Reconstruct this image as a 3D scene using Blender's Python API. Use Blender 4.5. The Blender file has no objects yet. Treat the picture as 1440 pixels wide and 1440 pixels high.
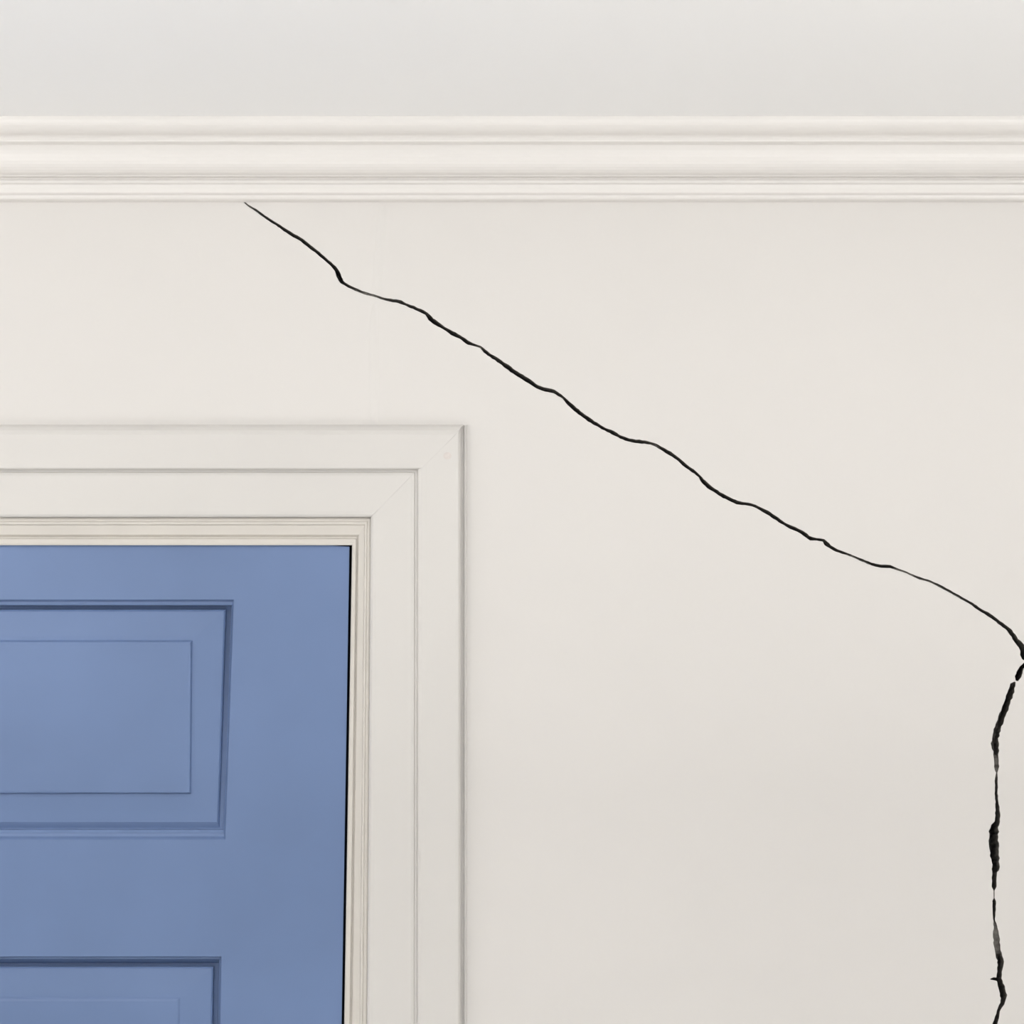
import bpy, bmesh, math, random
from mathutils import Vector
from mathutils.geometry import delaunay_2d_cdt

random.seed(7)
sc = bpy.context.scene
col = sc.collection

# ------------------------------------------------------------------ camera, world, light, exposure
S = 0.0007                 # metres per picture pixel on the wall plane (1440 px = 1.008 m)
D = 2.4                    # camera distance from the wall (wall face is y = 0)
EYE = 1.55                 # eye height
ZC = 2.064                 # height of the middle of the picture on the wall

cam_d = bpy.data.cameras.new('camera')
cam_d.sensor_width = 36.0
cam_d.lens = 36.0 * D / (1440 * S)
cam_d.shift_y = (ZC - EYE) / (1440 * S)
cam = bpy.data.objects.new('camera', cam_d)
cam.location = (0, -D, EYE)
cam.rotation_euler = (math.pi / 2, 0, 0)
col.objects.link(cam)
sc.camera = cam

world = bpy.data.worlds.new('world')
sc.world = world
world.use_nodes = True
world.node_tree.nodes['Background'].inputs[0].default_value = (0.80, 0.88, 1.0, 1)
world.node_tree.nodes['Background'].inputs[1].default_value = 1.0

# sun falling through the window opposite onto the pale floor behind the camera
sd = bpy.data.lights.new('sun', 'SUN')
sd.energy = 18.5; sd.angle = 0.01; sd.color = (1.0, 1.0, 1.0)
so = bpy.data.objects.new('sun', sd)
so.location = (-0.3, -6, 5)
so.rotation_euler = (math.radians(45), 0, 0)
col.objects.link(so)

# two added fill lights left and right of view, aimed up to brighten the ceiling
for nm, loc, en in (('ceiling_fill_light', (-1.15, -1.5, 1.78), 22), ('ceiling_fill_light', (0.85, -1.55, 1.78), 15.5)):
    ul = bpy.data.lights.new(nm, 'AREA')
    ul.shape = 'DISK'; ul.size = 0.3; ul.energy = en; ul.color = (1.0, 0.99, 0.975)
    uo = bpy.data.objects.new(nm, ul)
    uo.location = loc; uo.rotation_euler = (math.pi, 0, 0)
    col.objects.link(uo)

# ceiling lamp of the room
pl = bpy.data.lights.new('ceiling_lamp_light', 'POINT')
pl.energy = 3.5; pl.color = (1.0, 0.985, 0.96); pl.shadow_soft_size = 0.07
po = bpy.data.objects.new('ceiling_lamp_light', pl)
po.location = (0.30, -1.15, 2.30)
col.objects.link(po)

sc.view_settings.view_transform = 'Standard'
sc.view_settings.look = 'None'
sc.view_settings.gamma = 1.0
sc.view_settings.use_curve_mapping = False
sc.view_settings.exposure = 0.10

# ------------------------------------------------------------------ helpers
def P(px, py, y=0.0):
    """Picture position at depth y (wall face = 0, negative = towards the room) -> world point."""
    k = (D + y) / D
    return ((px - 720) * S * k, y, EYE + (ZC - EYE + (720 - py) * S) * k)

def py_of_z(z, y=0.0):
    return 720 - ((z - EYE) * D / (D + y) - (ZC - EYE)) / S

def link(name, me, m, parent=None):
    o = bpy.data.objects.new(name, me)
    col.objects.link(o)
    if m: me.materials.append(m)
    if parent: o.parent = parent
    return o

def mesh(name, verts, faces, m, parent=None, smooth=False, recalc=True):
    me = bpy.data.meshes.new(name)
    me.from_pydata([tuple(v) for v in verts], [], faces)
    bm = bmesh.new(); bm.from_mesh(me)
    bmesh.ops.remove_doubles(bm, verts=bm.verts, dist=1e-6)
    if recalc: bmesh.ops.recalc_face_normals(bm, faces=bm.faces)
    bm.to_mesh(me); bm.free()
    if smooth:
        for p in me.polygons: p.use_smooth = True
    return link(name, me, m, parent)

def tag(o, label, cat=None, kind=None, group=None):
    o['label'] = label
    if cat: o['category'] = cat
    if kind: o['kind'] = kind
    if group: o['group'] = group
    return o

def empty(name, loc):
    o = bpy.data.objects.new(name, None)
    o.location = loc
    col.objects.link(o)
    return o

def srgb(r, g, b):
    f = lambda c: (c / 255 / 12.92) if c / 255 <= 0.04045 else ((c / 255 + 0.055) / 1.055) ** 2.4
    return (f(r), f(g), f(b))

def paint(name, c, rough=0.5, var=0.02, vscale=3.0, bump=0.02, bscale=260.0, spec=0.5):
    m = bpy.data.materials.new(name); m.use_nodes = True
    nt = m.node_tree; N = nt.nodes; L = nt.links
    b = N['Principled BSDF']
    b.inputs['Roughness'].default_value = rough
    b.inputs['Specular IOR Level'].default_value = spec
    tc = N.new('ShaderNodeTexCoord')
    n1 = N.new('ShaderNodeTexNoise'); n1.inputs['Scale'].default_value = vscale; n1.inputs['Detail'].default_value = 3
    L.new(tc.outputs['Object'], n1.inputs['Vector'])
    r = N.new('ShaderNodeValToRGB')
    r.color_ramp.elements[0].position = 0.3; r.color_ramp.elements[1].position = 0.7
    r.color_ramp.elements[0].color = (*[x * (1 - var) for x in c], 1)
    r.color_ramp.elements[1].color = (*[min(1, x * (1 + var)) for x in c], 1)
    L.new(n1.outputs['Fac'], r.inputs['Fac']); L.new(r.outputs['Color'], b.inputs['Base Color'])
    if bump:
        n2 = N.new('ShaderNodeTexNoise'); n2.inputs['Scale'].default_value = bscale; n2.inputs['Detail'].default_value = 2
        L.new(tc.outputs['Object'], n2.inputs['Vector'])
        bp = N.new('ShaderNodeBump'); bp.inputs['Strength'].default_value = bump; bp.inputs['Distance'].default_value = 0.001
        L.new(n2.outputs['Fac'], bp.inputs['Height']); L.new(bp.outputs['Normal'], b.inputs['Normal'])
    return m

M_WALL = paint('wall_paint', (0.722, 0.698, 0.670), 0.75, 0.012, 2.6, 0.03, 320, 0.25)
M_CEIL = paint('ceiling_paint', (0.90, 0.896, 0.89), 0.9, 0.008, 2.0, 0.03, 200, 0.15)
M_TRIM = paint('trim_paint', (0.775, 0.75, 0.722), 0.38, 0.012, 4.0, 0.02, 150, 0.5)
M_CASE = paint('casing_paint', (0.672, 0.65, 0.62), 0.42, 0.015, 4.0, 0.02, 150, 0.45)
M_JAMB = paint('jamb_paint', (0.665, 0.63, 0.578), 0.45, 0.03, 12.0, 0.03, 120, 0.4)
M_DOOR = paint('blue_door_paint', (0.145, 0.218, 0.398), 0.42, 0.07, 5.0, 0.03, 180, 0.45)
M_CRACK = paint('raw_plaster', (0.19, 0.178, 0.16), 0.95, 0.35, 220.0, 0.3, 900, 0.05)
M_DARK = paint('gap_shade_black', (0.02, 0.02, 0.025), 0.8, 0.1, 20.0, 0, 1, 0.1)  # near-black for the door stop: shade of the door gap put into its colour
M_FLOOR = paint("pale_carpet", (0.66, 0.65, 0.63), 0.9, 0.04, 3.0, 0.05, 400, 0.1)
M_NAIL = paint('nail_filler', (0.68, 0.63, 0.595), 0.5, 0.05, 200.0, 0, 1, 0.3)

# ------------------------------------------------------------------ crack traces (px, py, width px, depth mm)
CR_A = [(334,278,.5,1),(341,282,1.4,1.5),(349,289,2.4,4),(362,297,3.2,9),(375.5,307,3.6,12),(389,315.3,3.8,14),(403,325,4.4,20),
 (417,333.3,4.8,22),(427,339.6,4.8,22),(438,348.6,4.4,18),(448,356.3,4.2,18),(457.5,364.6,4.4,20),(467,373,4.6,20),(473,380,5.4,22),
 (476.2,387.5,6.2,24),(479,393.8,6.2,24),(484,398.6,4.4,14),(493.6,404.2,4,11),(503.3,408.3,3.8,9),(512,411.8,3.4,5),(520,414.2,3.4,4),
 (529,416.6,3.4,4),(539.7,420.3,4,9),(549.4,422.4,4.4,14),(560.6,423.8,5.2,22),(570.3,428,3.8,10),(581.4,432.5,4.6,20),(591,436.7,4.4,18),
 (599.4,441,4.4,18),(605,448,6.6,26),(613.3,454.3,5.6,26),(624.4,461.3,4.6,22),(635.6,468.2,5.6,26),(646.7,473.8,5,24),(659.2,482.4,5,22),
 (667.5,485.2,3,8),(675.6,488.2,3,6),(681.7,493.8,4.4,14),(690,500,4.6,20),(701,507,5,24),(713.6,516,6,28),(726,525,6.2,30),
 (737.2,532,6.2,30),(748.3,538.9,5.6,26),(759.4,545.8,5.6,24),(770.6,548.6,5.6,22),(779,550.7,5.4,20),(785.8,554.9,4.4,14),(792,559,3.2,9),
 (799.7,567.4,5.2,20),(809.4,575.7,5.4,24),(820.6,584.7,5.6,28),(831.7,592.4,5.4,26),(840.6,597.7,4.2,18),(850.6,603.5,4,14),(861.7,608,6,14),
 (870,613.2,4.4,14),(879.7,617.4,4.4,16),(889.4,620,5.2,20),(899,621,5.2,18),(910.3,622.5,4.2,12),(920,625,4,6),(929.7,630.6,4.4,12),
 (938,635.4,5.4,20),(946.4,640.3,5,24),(954.7,646.5,5,22),(964.4,654.9,5,20),(974,661.8,4.8,18),(983.5,669.5,3.2,10),(987.3,675.3,5.2,20),
 (996.4,684,5.8,26),(1004.7,689.6,5.4,24),(1014.4,696.2,5.4,22),(1021,699.2,5.2,20),(1030,704,5.2,22),(1040,707.5,4.8,18),(1051.7,708.9,4.2,14),
 (1061.7,711.7,4.4,18),(1073,717.5,4.8,22),(1083,723,5.2,26),(1093,730,4.8,24),(1103,736.7,3.8,18),(1111.7,741.3,4.6,24),(1121.7,745.4,5.2,26),
 (1133.3,752.5,5.2,26),(1140,757.3,5.2,26),(1148.3,758.2,3.6,8),(1158,759.9,4.4,16),(1161.7,764,6.4,26),(1167,768.5,4.4,20),(1176.7,774,4.2,16),
 (1188.3,778,3.6,11),(1198.3,781.9,2.6,4),(1209,786.3,3.4,9),(1216,789.4,3.4,9),(1225,793,3.8,11),(1235,795.6,4.4,16),(1251.7,796.8,4.2,14),
 (1260,800,3.4,6),(1271.7,804,2.4,3),(1283,808.8,2.4,3),(1293,813,3.4,9),(1308,817.8,2.8,5),(1326.7,826.7,3.4,9),(1341.7,835,3.4,8),
 (1355,842.5,3.4,9),(1366.7,849.3,3.6,12),(1378,857.2,4.4,20),(1391.7,865.2,4.8,24),(1405,875,4.8,24),(1418,885,5.4,26),(1425,894,6.6,30),
 (1431,903,7.2,30),(1436.5,908,8,30),(1439.5,914,11,32),(1440.5,920,12,32),(1441.5,925,8,26),(1447,930,1.5,6)]
CR_B = [(1452,925,2,8),(1444,932,5,20),(1437,938.5,6,28),(1434,946,9,32),(1431.5,952,8,28),(1430,957.5,3,4)]
CR_C = [(1427.5,959,2,3),(1424.5,963,7,24),(1422,972,9,30),(1419,980,9,30),(1413.5,997,9,26),(1407,1013,9,20),(1401,1030,9.4,16),
 (1399,1045,10,18),(1400.5,1056,8,16),(1401,1066,6.4,7),(1401.5,1078,7.6,9),(1401.8,1087,1.6,1.5),(1401,1094,3.6,9),(1401,1104,4,18),
 (1401,1116,4,18),(1402.3,1131,4.6,24),(1403,1147,7,30),(1401,1159,8,30),(1398,1166,12.5,26),(1397.6,1182,12.8,28),(1399,1203,12.8,34),
 (1400,1219,10,34),(1398.4,1230,7,32),(1398,1247,6,30),(1398,1252,1.6,2),(1398,1263,1.4,2),(1398,1267,5.4,30),(1398,1283,4,28),
 (1398.2,1295,2.2,8),(1399.8,1303,5.5,6),(1401.2,1318,8.5,7),(1403,1337,9,8),(1407.5,1353,10,22),(1406.2,1362,7.4,30),(1405,1376,7.6,32),
 (1408,1388,9,34),(1411,1400,9,34),(1410.5,1408,7,30),(1405.3,1418,4.4,28),(1402,1430,5.4,30),(1399,1440,7,28),(1397,1452,6,26),
 (1401,1480,5,24),(1396,1520,7,26),(1403,1570,5,20),(1399,1630,4,14),(1404,1700,1,3)]
CR_SPUR = [(1392.5,1377,1,3),(1397.5,1376.5,4,12),(1403.5,1377.5,5.5,24)]

def resample(tr, step):
    out = []
    n = len(tr)
    for i in range(n - 1):
        p0 = tr[max(i - 1, 0)]; p1 = tr[i]; p2 = tr[i + 1]; p3 = tr[min(i + 2, n - 1)]
        ln = math.hypot(p2[0] - p1[0], p2[1] - p1[1])
        k = max(1, int(ln / step))
        for j in range(k):
            t = j / k
            q = []
            for c in range(4):
                if c < 2:
                    q.append(0.5 * (2 * p1[c] + (p2[c] - p0[c]) * t + (2*p0[c] - 5*p1[c] + 4*p2[c] - p3[c]) * t*t + (-p0[c] + 3*p1[c] - 3*p2[c] + p3[c]) * t**3))
                else:
                    q.append(p1[c] * (1 - t) + p2[c] * t)
            out.append(q)
    out.append(list(tr[-1]))
    return out

def crack_outline(tr, step, jit):
    pts = resample(tr, step)
    Lf, Rt = [], []
    for i, p in enumerate(pts):
        a = pts[max(i - 1, 0)]; b = pts[min(i + 1, len(pts) - 1)]
        dx, dy = b[0] - a[0], b[1] - a[1]
        l = math.hypot(dx, dy) or 1
        nx, ny = -dy / l, dx / l
        w = p[2] / 2
        wl_ = w * (1 + random.uniform(-jit, jit)) + 0.02
        wr_ = w * (1 + random.uniform(-jit, jit)) + 0.02
        Lf.append((p[0] + nx * wl_, p[1] + ny * wl_)); Rt.append((p[0] - nx * wr_, p[1] - ny * wr_))
    return Lf + Rt[::-1], pts

CRACKS = [crack_outline(CR_A, 3.4, 0.17), crack_outline(CR_B, 3.0, 0.15), crack_outline(CR_C, 3.6, 0.2)]
SPUR = crack_outline(CR_SPUR, 2.5, 0.15)

def inside(poly, x, y):
    r = False; j = len(poly) - 1
    for i in range(len(poly)):
        xi, yi = poly[i]; xj, yj = poly[j]
        if (yi > y) != (yj > y) and x < (xj - xi) * (y - yi) / (yj - yi) + xi: r = not r
        j = i
    return r

# ------------------------------------------------------------------ the racked door opening: px of a near-vertical line
K = 0.0164                                   # the door has gone out of square: lines lean this much per px
def lean(px, py, k=K, top=768.0): return px - k * (py - top)

# ------------------------------------------------------------------ setting: room shell
X0, X1, Y0, H = -2.3, 2.1, -4.0, 0.0
CROWN_P, CROWN_H = 0.060, 0.0625
Z_CROWN = P(720, 284.5)[2]
H = Z_CROWN + CROWN_H

def quadbox(x0, x1, y0, y1, z0, z1):
    v = [(x, y, z) for x in (x0, x1) for y in (y0, y1) for z in (z0, z1)]
    f = [(0,1,3,2),(4,6,7,5),(0,4,5,1),(2,3,7,6),(0,2,6,4),(1,5,7,3)]
    return v, f
def boxes(name, bl, m, parent=None):
    V, F = [], []
    for b in bl:
        v, f = quadbox(*b); o = len(V)
        V += v; F += [tuple(i + o for i in q) for q in f]
    me = bpy.data.meshes.new(name); me.from_pydata(V, [], F)
    bm = bmesh.new(); bm.from_mesh(me); bmesh.ops.recalc_face_normals(bm, faces=bm.faces); bm.to_mesh(me); bm.free()
    return link(name, me, m, parent)

T = 0.13
tag(boxes('floor', [(X0 - T, X1 + T, Y0 - T, T, -0.1, 0)], M_FLOOR), 'plain pale floor below the picture', 'floor', 'structure')
tag(boxes('ceiling', [(X0 - T, X1 + T, Y0 - T, T, H, H + 0.1)], M_CEIL), 'smooth white ceiling above the crown moulding', 'ceiling', 'structure')
tag(boxes('wall_left', [(X0 - T, X0, Y0, T, 0, H)], M_WALL), 'off-white side wall left of the blue door', 'wall', 'structure')
tag(boxes('wall_right', [(X1, X1 + T, Y0, T, 0, H)], M_WALL), 'off-white side wall to the right of the cracks', 'wall', 'structure')
WX0, WX1, WZ0, WZ1 = -1.4, 0.8, 0.92, 2.32
tag(boxes('wall_front', [(X0 - T, WX0, Y0 - T, Y0, 0, H), (WX1, X1 + T, Y0 - T, Y0, 0, H), (WX0, WX1, Y0 - T, Y0, 0, WZ0), (WX0, WX1, Y0 - T, Y0, WZ1, H)], M_WALL),
    'off-white wall with the window opposite the door', 'wall', 'structure')
win = tag(empty('window_1', ((WX0 + WX1) / 2, Y0 - 0.07, WZ0)), 'white framed window opposite the blue door', 'window', 'structure')
def win_part(name, b):
    o = boxes(name, [b], M_TRIM); o.parent = win
    o.matrix_parent_inverse = win.matrix_basis.inverted(); return o
for b in ((WX0, WX0 + .05), (WX1 - .05, WX1)): win_part('frame_post', (b[0], b[1], Y0 - .1, Y0 - .05, WZ0, WZ1))
for b in ((WZ0, WZ0 + .05), (WZ1 - .05, WZ1)): win_part('frame_rail', (WX0 + .05, WX1 - .05, Y0 - .1, Y0 - .05, b[0], b[1]))

# ---- back wall: real sheet with the door opening and the cracks cut through its face
OX0, OX1, OZ = P(-850, 0)[0], P(575, 0)[0], P(0, 700)[2]
def xz(px, py): p = P(px, py); return Vector((p[0], p[2]))
pts2 = [Vector(v) for v in ((X0, 0), (OX0, 0), (OX0, OZ), (OX1, OZ), (OX1, 0), (X1, 0), (X1, H), (X0, H))]
edges2 = [(i, (i + 1) % 8) for i in range(8)]
polys2 = []
for outl, _ in CRACKS + [SPUR]:
    o = len(pts2); pl2 = [xz(*q) for q in outl]
    pts2 += pl2; n = len(pl2)
    edges2 += [(o + i, o + (i + 1) % n) for i in range(n)]
    polys2.append([(v.x, v.y) for v in pl2])
rv, re_, rf, *_ = delaunay_2d_cdt(pts2, edges2, [], 0, 1e-7)
tree = [(xz(q[0], q[1]), q[3] * (0.5 if q[3] < 7 else 0.65 if q[3] < 12 else 1.4)) for _, ps in CRACKS + [SPUR] for q in ps]
def depth_at(v):
    best = 1e9; dd = 5
    for c, d in tree:
        e = (c.x - v.x) ** 2 + (c.y - v.y) ** 2
        if e < best: best = e; dd = d
    return dd * 0.001
wall_f, crack_f = [], [[] for _ in polys2]
for f in rf:
    cx = sum(rv[i].x for i in f) / len(f); cz = sum(rv[i].y for i in f) / len(f)
    if OX0 < cx < OX1 and cz < OZ: continue
    hit = -1
    for k, pg in enumerate(polys2):
        if inside(pg, cx, cz): hit = k; break
    if hit < 0: wall_f.append(tuple(f))
    else: crack_f[hit].append(tuple(f))
crack_f[2] += crack_f.pop(3)
V = [(v.x, 0.0, v.y) for v in rv]
F = [f if (Vector(V[f[1]]) - Vector(V[f[0]])).cross(Vector(V[f[2]]) - Vector(V[f[0]])).y < 0 else f[::-1] for f in wall_f]
# door reveal and back of the wall
def addq(*q):
    o = len(V); V.extend(q); F.append(tuple(range(o, o + len(q))))
addq((OX1, 0, 0), (OX1, T, 0), (OX1, T, OZ), (OX1, 0, OZ)); addq((OX0, 0, 0), (OX0, 0, OZ), (OX0, T, OZ), (OX0, T, 0)); addq((OX0, 0, OZ), (OX1, 0, OZ), (OX1, T, OZ), (OX0, T, OZ))
addq((X0, T, 0), (X0, T, H), (OX0, T, H), (OX0, T, 0)); addq((OX1, T, 0), (OX1, T, H), (X1, T, H), (X1, T, 0)); addq((OX0, T, OZ), (OX0, T, H), (OX1, T, H), (OX1, T, OZ))
wall = mesh('wall_back', V, F, M_WALL, recalc=False)
tag(wall, 'off-white painted wall with a long diagonal crack beside the blue door', 'wall', 'structure')

def build_crack(fs, label):
    cnt = {}
    for f in fs:
        for i in range(len(f)):
            e = (f[i], f[(i + 1) % len(f)]); cnt[tuple(sorted(e))] = cnt.get(tuple(sorted(e)), 0) + 1
    vs = sorted({i for f in fs for i in f}); idx = {v: k for k, v in enumerate(vs)}
    n = len(vs); dep = [depth_at(rv[v]) for v in vs]
    VV = [(rv[v].x, 0.0, rv[v].y) for v in vs] + [(rv[v].x, min(dep[k], T - 0.02), rv[v].y) for k, v in enumerate(vs)]
    FF = [tuple(idx[i] + n for i in f) for f in fs]
    for (a, b), c in cnt.items():
        if c == 1: FF.append((idx[a], idx[b], idx[b] + n, idx[a] + n))
    me = bpy.data.meshes.new('crack'); me.from_pydata(VV, [], FF)
    o = link('crack', me, M_CRACK, wall); o['label'] = label
    return o
build_crack(crack_f[0], 'thin dark crack running diagonally from crown moulding to right edge')
build_crack(crack_f[1], 'short dark crack at the bend where the diagonal meets the vertical crack')
build_crack(crack_f[2], 'broken black crack running down the wall at the right edge')

# ---- faint plaster seam between moulding and door casing, a low ridge of filler
def ridge(name, tr, half, hgt, m, parent):
    V, F = [], []
    for i, (px, py, w) in enumerate(tr):
        for t, h in ((-1, 0), (-.45, .8), (0, 1), (.45, .8), (1, 0)):
            V.append(P(px + t * half * w, py, -hgt * h - 0.00001))
    for i in range(len(tr) - 1):
        for j in range(4): F.append((i*5+j, i*5+j+1, i*5+6+j, i*5+5+j))
    return mesh(name, V, F, m, parent, smooth=True)
sm = ridge('plaster_seam', [(538,288,.6),(537,310,1),(535,335,1),(533,360,1.1),(531,385,1),(529,405,.8)], 6.5, .0006, M_WALL, wall)
sm['label'] = 'faint ridge in the plaster above the diagonal crack'
sm = ridge('plaster_seam', [(527,428,.5),(526,455,1),(525,500,1),(526,540,1.1),(527,575,1),(527,594,.7)], 6.5, .0005, M_WALL, wall)
sm['label'] = 'faint ridge in the plaster between crack and door casing'

# ------------------------------------------------------------------ crown moulding
def arc(p0, p1, n, convex=True):
    """quarter ellipse from p0 (facing down) to p1 (facing out), bulging down and out"""
    r = []
    for i in range(n + 1):
        a = math.pi / 2 * i / n
        r.append((p0[0] + (p1[0] - p0[0]) * math.sin(a), p0[1] + (p1[1] - p0[1]) * (1 - math.cos(a))))
    return r
crown_prof = [(0, 0), (5, 0), (7.2, .5), (8.8, 1.8), (9.4, 3.2), (9.0, 4.6), (7.6, 5.8), (6.6, 6.2)]
crown_prof += [(6.6, 7.6), (8.2, 10.5), (9.0, 13.4)]
crown_prof += [(9.2, 14.4), (11.6, 14.7), (12.8, 15.8), (12.9, 17.2), (12.0, 18.2), (10.8, 18.6), (10.8, 19.8)]
crown_prof += [(15.5, 20.2)] + arc((17, 21.0), (34, 42.5), 10) + [(34, 44.2)]
crown_prof += [(38.5, 44.6), (40.6, 45.0), (41.2, 46.0), (41.2, 48.6), (42.6, 49.4)]
crown_prof += arc((44.5, 50.0), (60, 61.0), 10) + [(60, 62.5)]
V, F = [], []
for x in (X0, X1):
    V += [(x, -p / 1000, Z_CROWN + h / 1000) for p, h in crown_prof] + [(x, 0.0, H)]
n = len(crown_prof) + 1
F += [(i, i + 1, n + i + 1, n + i) for i in range(n - 1)] + [(n - 1, 0, n, 2 * n - 1), tuple(range(n)), tuple(range(n, 2 * n))]
tag(mesh('trim_1', V, F, M_TRIM), 'white stepped crown moulding between wall and ceiling', 'crown moulding', 'structure')

# ------------------------------------------------------------------ door casing and jamb
# one profile point: (px at right corner, py of the head line, depth y, lean per px)
CX = -154.5                                     # middle of the door
def leg(name, prof, side, m, parent, gap=0.0):
    V, F = [], []
    for (cx, cy, y, k) in prof:
        cx2 = cx if side > 0 else 2 * CX - cx
        p = P(cx2, cy, y); p = (p[0], p[1], p[2] - gap)
        pyf = py_of_z(0.0, y)
        q = P(lean(cx2, pyf, k, cy), pyf, y); q = (q[0], q[1], 0.0)
        V += [p, q]
    n = len(prof)
    F = [(2*i, 2*i+2, 2*i+3, 2*i+1) for i in range(n - 1)] + [(2*n-2, 0, 1, 2*n-1), tuple(range(0, 2*n, 2)), tuple(range(1, 2*n, 2))]
    return mesh(name, V, F, m, parent)
def head(name, prof, m, parent, gap=0.0):
    V = []
    for (cx, cy, y, k) in prof:
        a = P(2 * CX - cx, cy, y); b = P(cx, cy, y)
        V += [(a[0] + gap, a[1], a[2]), (b[0] - gap, b[1], b[2])]
    n = len(prof)
    F = [(2*i, 2*i+2, 2*i+3, 2*i+1) for i in range(n - 1)] + [(2*n-2, 0, 1, 2*n-1), tuple(range(0, 2*n, 2)), tuple(range(1, 2*n, 2))]
    return mesh(name, V, F, m, parent)
k2 = 0.0075
head_outer = [(652.5, 597.2, 0.0, 0), (652.2, 597.5, -.0080, 0), (648.8, 600.5, -.0125, 0), (645.5, 605, -.0155, 0), (641, 611, -.0168, 0)]
# the leg has opened from the wall: a narrow quirk between a scribed bead and the casing edge
leg_outer = [(656.5, 597.2, 0.0, 0), (656.0, 597.5, -.0016, 0), (654.2, 598.2, -.0026, 0), (652.6, 599, -.0024, 0), (652.0, 599.5, -.0003, 0), (648.4, 600.5, -.0003, 0),
             (648.0, 600.8, -.0115, 0), (646.8, 602.5, -.0145, 0), (644.5, 606, -.0162, 0), (641, 611, -.0168, 0)]
casing = [
          (600, 652, -.0172, .0008), (593, 658, -.0168, .001), (588.2, 659.8, -.0155, .001), (586.6, 660.8, -.0106, .001),
          (583.4, 663.9, -.0104, .001), (582.4, 664.9, -.0120, .001), (579, 669, -.0126, .0012),
          (529, 719.5, -.0124, k2*.8), (525, 723.5, -.0120, k2*.8), (522, 726.5, -.0105, k2), (521.2, 727.5, -.0075, k2), (521, 728.5, 0.0, k2)]
trim2 = tag(empty('trim_2', P(-154.5, 800, 0)[:2] + (0,)), 'off-white stepped casing around the blue door', 'door casing', 'structure')
def adopt(o):
    o.matrix_parent_inverse = trim2.matrix_basis.inverted(); return o
adopt(head('head_casing', head_outer + casing, M_CASE, trim2, 0.00012))
adopt(leg('side_casing', leg_outer + casing, 1, M_CASE, trim2, 0.00012))
adopt(leg('side_casing', leg_outer + casing, -1, M_CASE, trim2, 0.00012))
jamb = [(521.0, 728.2, .010, k2), (521.0, 728.2, -.0052, k2), (519.5, 730, -.0056, k2), (516.8, 732.5, -.0050, .009), (515.6, 734.5, -.0062, .009), (513.6, 737, -.0060, .009),
        (512.2, 739, -.0040, .010), (504.5, 752, -.0012, .012), (502.6, 755.2, .0022, .013), (501.2, 757.2, .0022, .013), (500.6, 758.2, -.0006, .0135),
        (497.0, 763.5, -.0009, K), (495.6, 766.4, -.0002, K), (495.0, 766.9, .0012, K), (495.0, 766.9, .040, K), (500, 760, .045, K)]
adopt(head('head_jamb', jamb, M_JAMB, trim2))
adopt(leg('side_jamb', jamb, 1, M_JAMB, trim2))
adopt(leg('side_jamb', jamb, -1, M_JAMB, trim2))
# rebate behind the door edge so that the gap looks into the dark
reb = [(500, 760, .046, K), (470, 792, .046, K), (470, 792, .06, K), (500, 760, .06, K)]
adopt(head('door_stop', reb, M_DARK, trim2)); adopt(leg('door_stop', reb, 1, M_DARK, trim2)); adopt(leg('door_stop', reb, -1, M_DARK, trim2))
# filled nail hole near the mitred corner
bm = bmesh.new()
c = P(629, 641, -.01695)
ring0 = [bm.verts.new((c[0] + .0042 * math.cos(a * math.pi / 8), c[1], c[2] + .0036 * math.sin(a * math.pi / 8))) for a in range(16)]
ring1 = [bm.verts.new((c[0] + .0022 * math.cos(a * math.pi / 8), c[1] - .0003, c[2] + .0019 * math.sin(a * math.pi / 8))) for a in range(16)]
for i in range(16): bm.faces.new((ring0[i], ring0[(i + 1) % 16], ring1[(i + 1) % 16], ring1[i]))
bm.faces.new(ring1); bmesh.ops.recalc_face_normals(bm, faces=bm.faces)
me = bpy.data.meshes.new('nail_filler'); bm.to_mesh(me); bm.free()
adopt(link('nail_filler', me, M_NAIL, trim2))['label'] = 'small pinkish filled nail hole in the casing corner'

# ------------------------------------------------------------------ the blue door
YD = 0.0035                                     # front face of the door
TH = 0.038
door = tag(empty('door_1', P(CX, 800, YD)[:2] + (0.006,)), 'blue painted panelled door with off-white casing', 'door', 'structure')
def adoptd(o):
    o.matrix_parent_inverse = door.matrix_basis.inverted(); return o
def DP(u, py, y=0.0): return P(lean(u, py), py, YD + y)
PYB = py_of_z(0.006, YD)
US, UE = -802.0, 491.4                          # hinge side / latch side edges
def inner_r(py):                                # inner edge of the latch stile (it wanders with the racking)
    kk = [(843, 330.2), (1181, 323.6), (1345, 321.0), (1700, 320.5), (PYB, 320.5)]
    if py <= kk[0][0]: return kk[0][1]
    for (a, ua), (b, ub) in zip(kk, kk[1:]):
        if py <= b: return ua + (ub - ua) * (py - a) / (b - a)
    return kk[-1][1]
ROWS = [(843, 1181), (1345, 2300), (2480, 3380)]
def slab(name, outline, bev=0.0):
    n = len(outline)
    V = [DP(u, v) for u, v in outline] + [DP(u, v, TH) for u, v in outline]
    F = [tuple(range(n)), tuple(range(2 * n - 1, n - 1, -1))] + [(i, (i + 1) % n, n + (i + 1) % n, n + i) for i in range(n)]
    return adoptd(mesh(name, V, F, M_DOOR, door))
TOP = 766.6
rows_py = [TOP] + [p for r in ROWS for p in r] + [PYB]
slab('stile', [(430, TOP), (466, 767.2), (UE, 768.8), (UE, PYB)] + [(inner_r(p), p) for p in rows_py[::-1]])
slab('stile', [(US, TOP), (US, PYB), (-639, PYB), (-639, TOP)])
rails = [(TOP, 843), (1181, 1345), (2300, 2480), (3380, PYB)]
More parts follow.
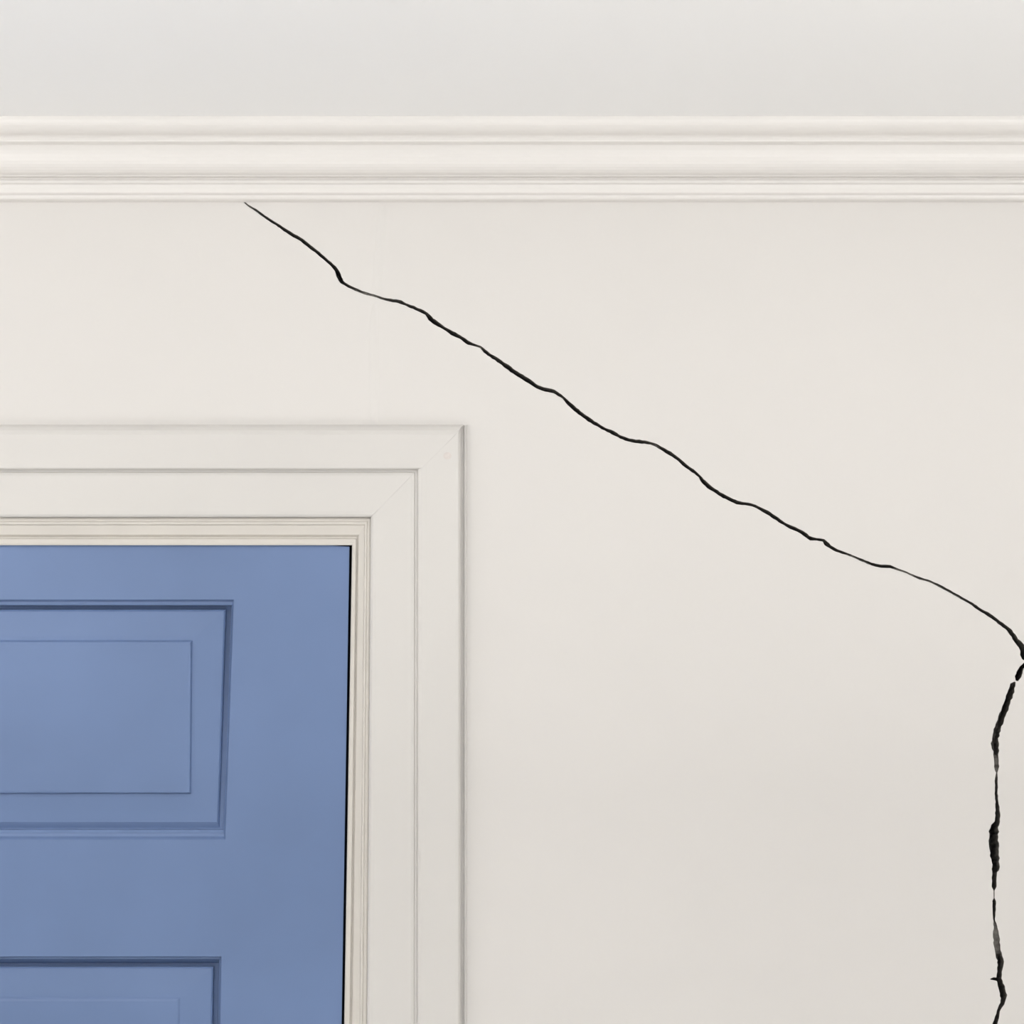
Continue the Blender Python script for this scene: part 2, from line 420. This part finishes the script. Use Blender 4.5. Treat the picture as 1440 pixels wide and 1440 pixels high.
for nm, (a, b) in zip(('top_rail', 'cross_rail', 'cross_rail', 'bottom_rail'), rails):
    slab(nm, [(-639, a), (inner_r(a), a), (inner_r(b), b), (-639, b)])
def panel(uL, uRt, uRb, v0, v1, fld=.0034, second=True):
    """raised and fielded panel in a moulded frame: (top, side, bottom inset px, depth m)"""
    V, F = [], []
    prof = [(0, 0, 0, 0), (1.0, .6, 1.6, .0010), (2.6, 1.4, 4.5, .0042), (3.8, 1.8, 5.4, .0046), (7.0, 2.4, 9.0, .0050), (8.2, 2.8, 10.2, .0056), (8.7, 3.1, 14.0, .0090), (9.2, 3.5, 15.5, .0160),
            (13.3, 10.0, 17.5, .0160), (14.4, 11.6, 22.0, .0076), (17.0, 14.0, 25.0, .0062), (52.5, 52.5, 60.0, .0046), (55.5, 55.5, 63.5, .0046),
            (57.5, 57.5, 65.0, .0046), (60.0, 60.0, 66.5, .0046 - fld), (63.0, 63.0, 69.0, .0042 - fld)]
    if not second:
        prof = [(t * (.45 if 0 < t < 9 else 1), a, b, y) for t, a, b, y in prof]
    for t, a, b, y in prof:
        V += [DP(uL + a, v0 + t, y), DP(uRt - a, v0 + t, y), DP(uRb - a + (min(a, 57) / 57) * 8.5, v1 - b, y if y < .0088 else y * .62), DP(uL + a, v1 - b, y if y < .0088 else y * .62)]
    n = len(prof)
    for i in range(n - 1):
        for j in range(4): F.append((4*i + j, 4*i + (j + 1) % 4, 4*i + 4 + (j + 1) % 4, 4*i + 4 + j))
    F.append((4*n-4, 4*n-3, 4*n-2, 4*n-1))
    o = len(V)
    V += [DP(uL, v0, TH), DP(uRt, v0, TH), DP(uRb, v1, TH), DP(uL, v1, TH)]
    F.append((o, o+1, o+2, o+3))
    for j in range(4): F.append((j, (j + 1) % 4, o + (j + 1) % 4, o + j))
    return adoptd(mesh('panel', V, F, M_DOOR, door))
for v0, v1 in ROWS:
    slab('mullion', [(-226, v0), (-83, v0), (-83, v1), (-226, v1)])
    first = v0 == 843
    panel(-83, inner_r(v0), inner_r(v1), v0, v1, .0034 if first else .0012, first)
    panel(-639, -226, -226, v0, v1, .0034 if first else .0012, first)
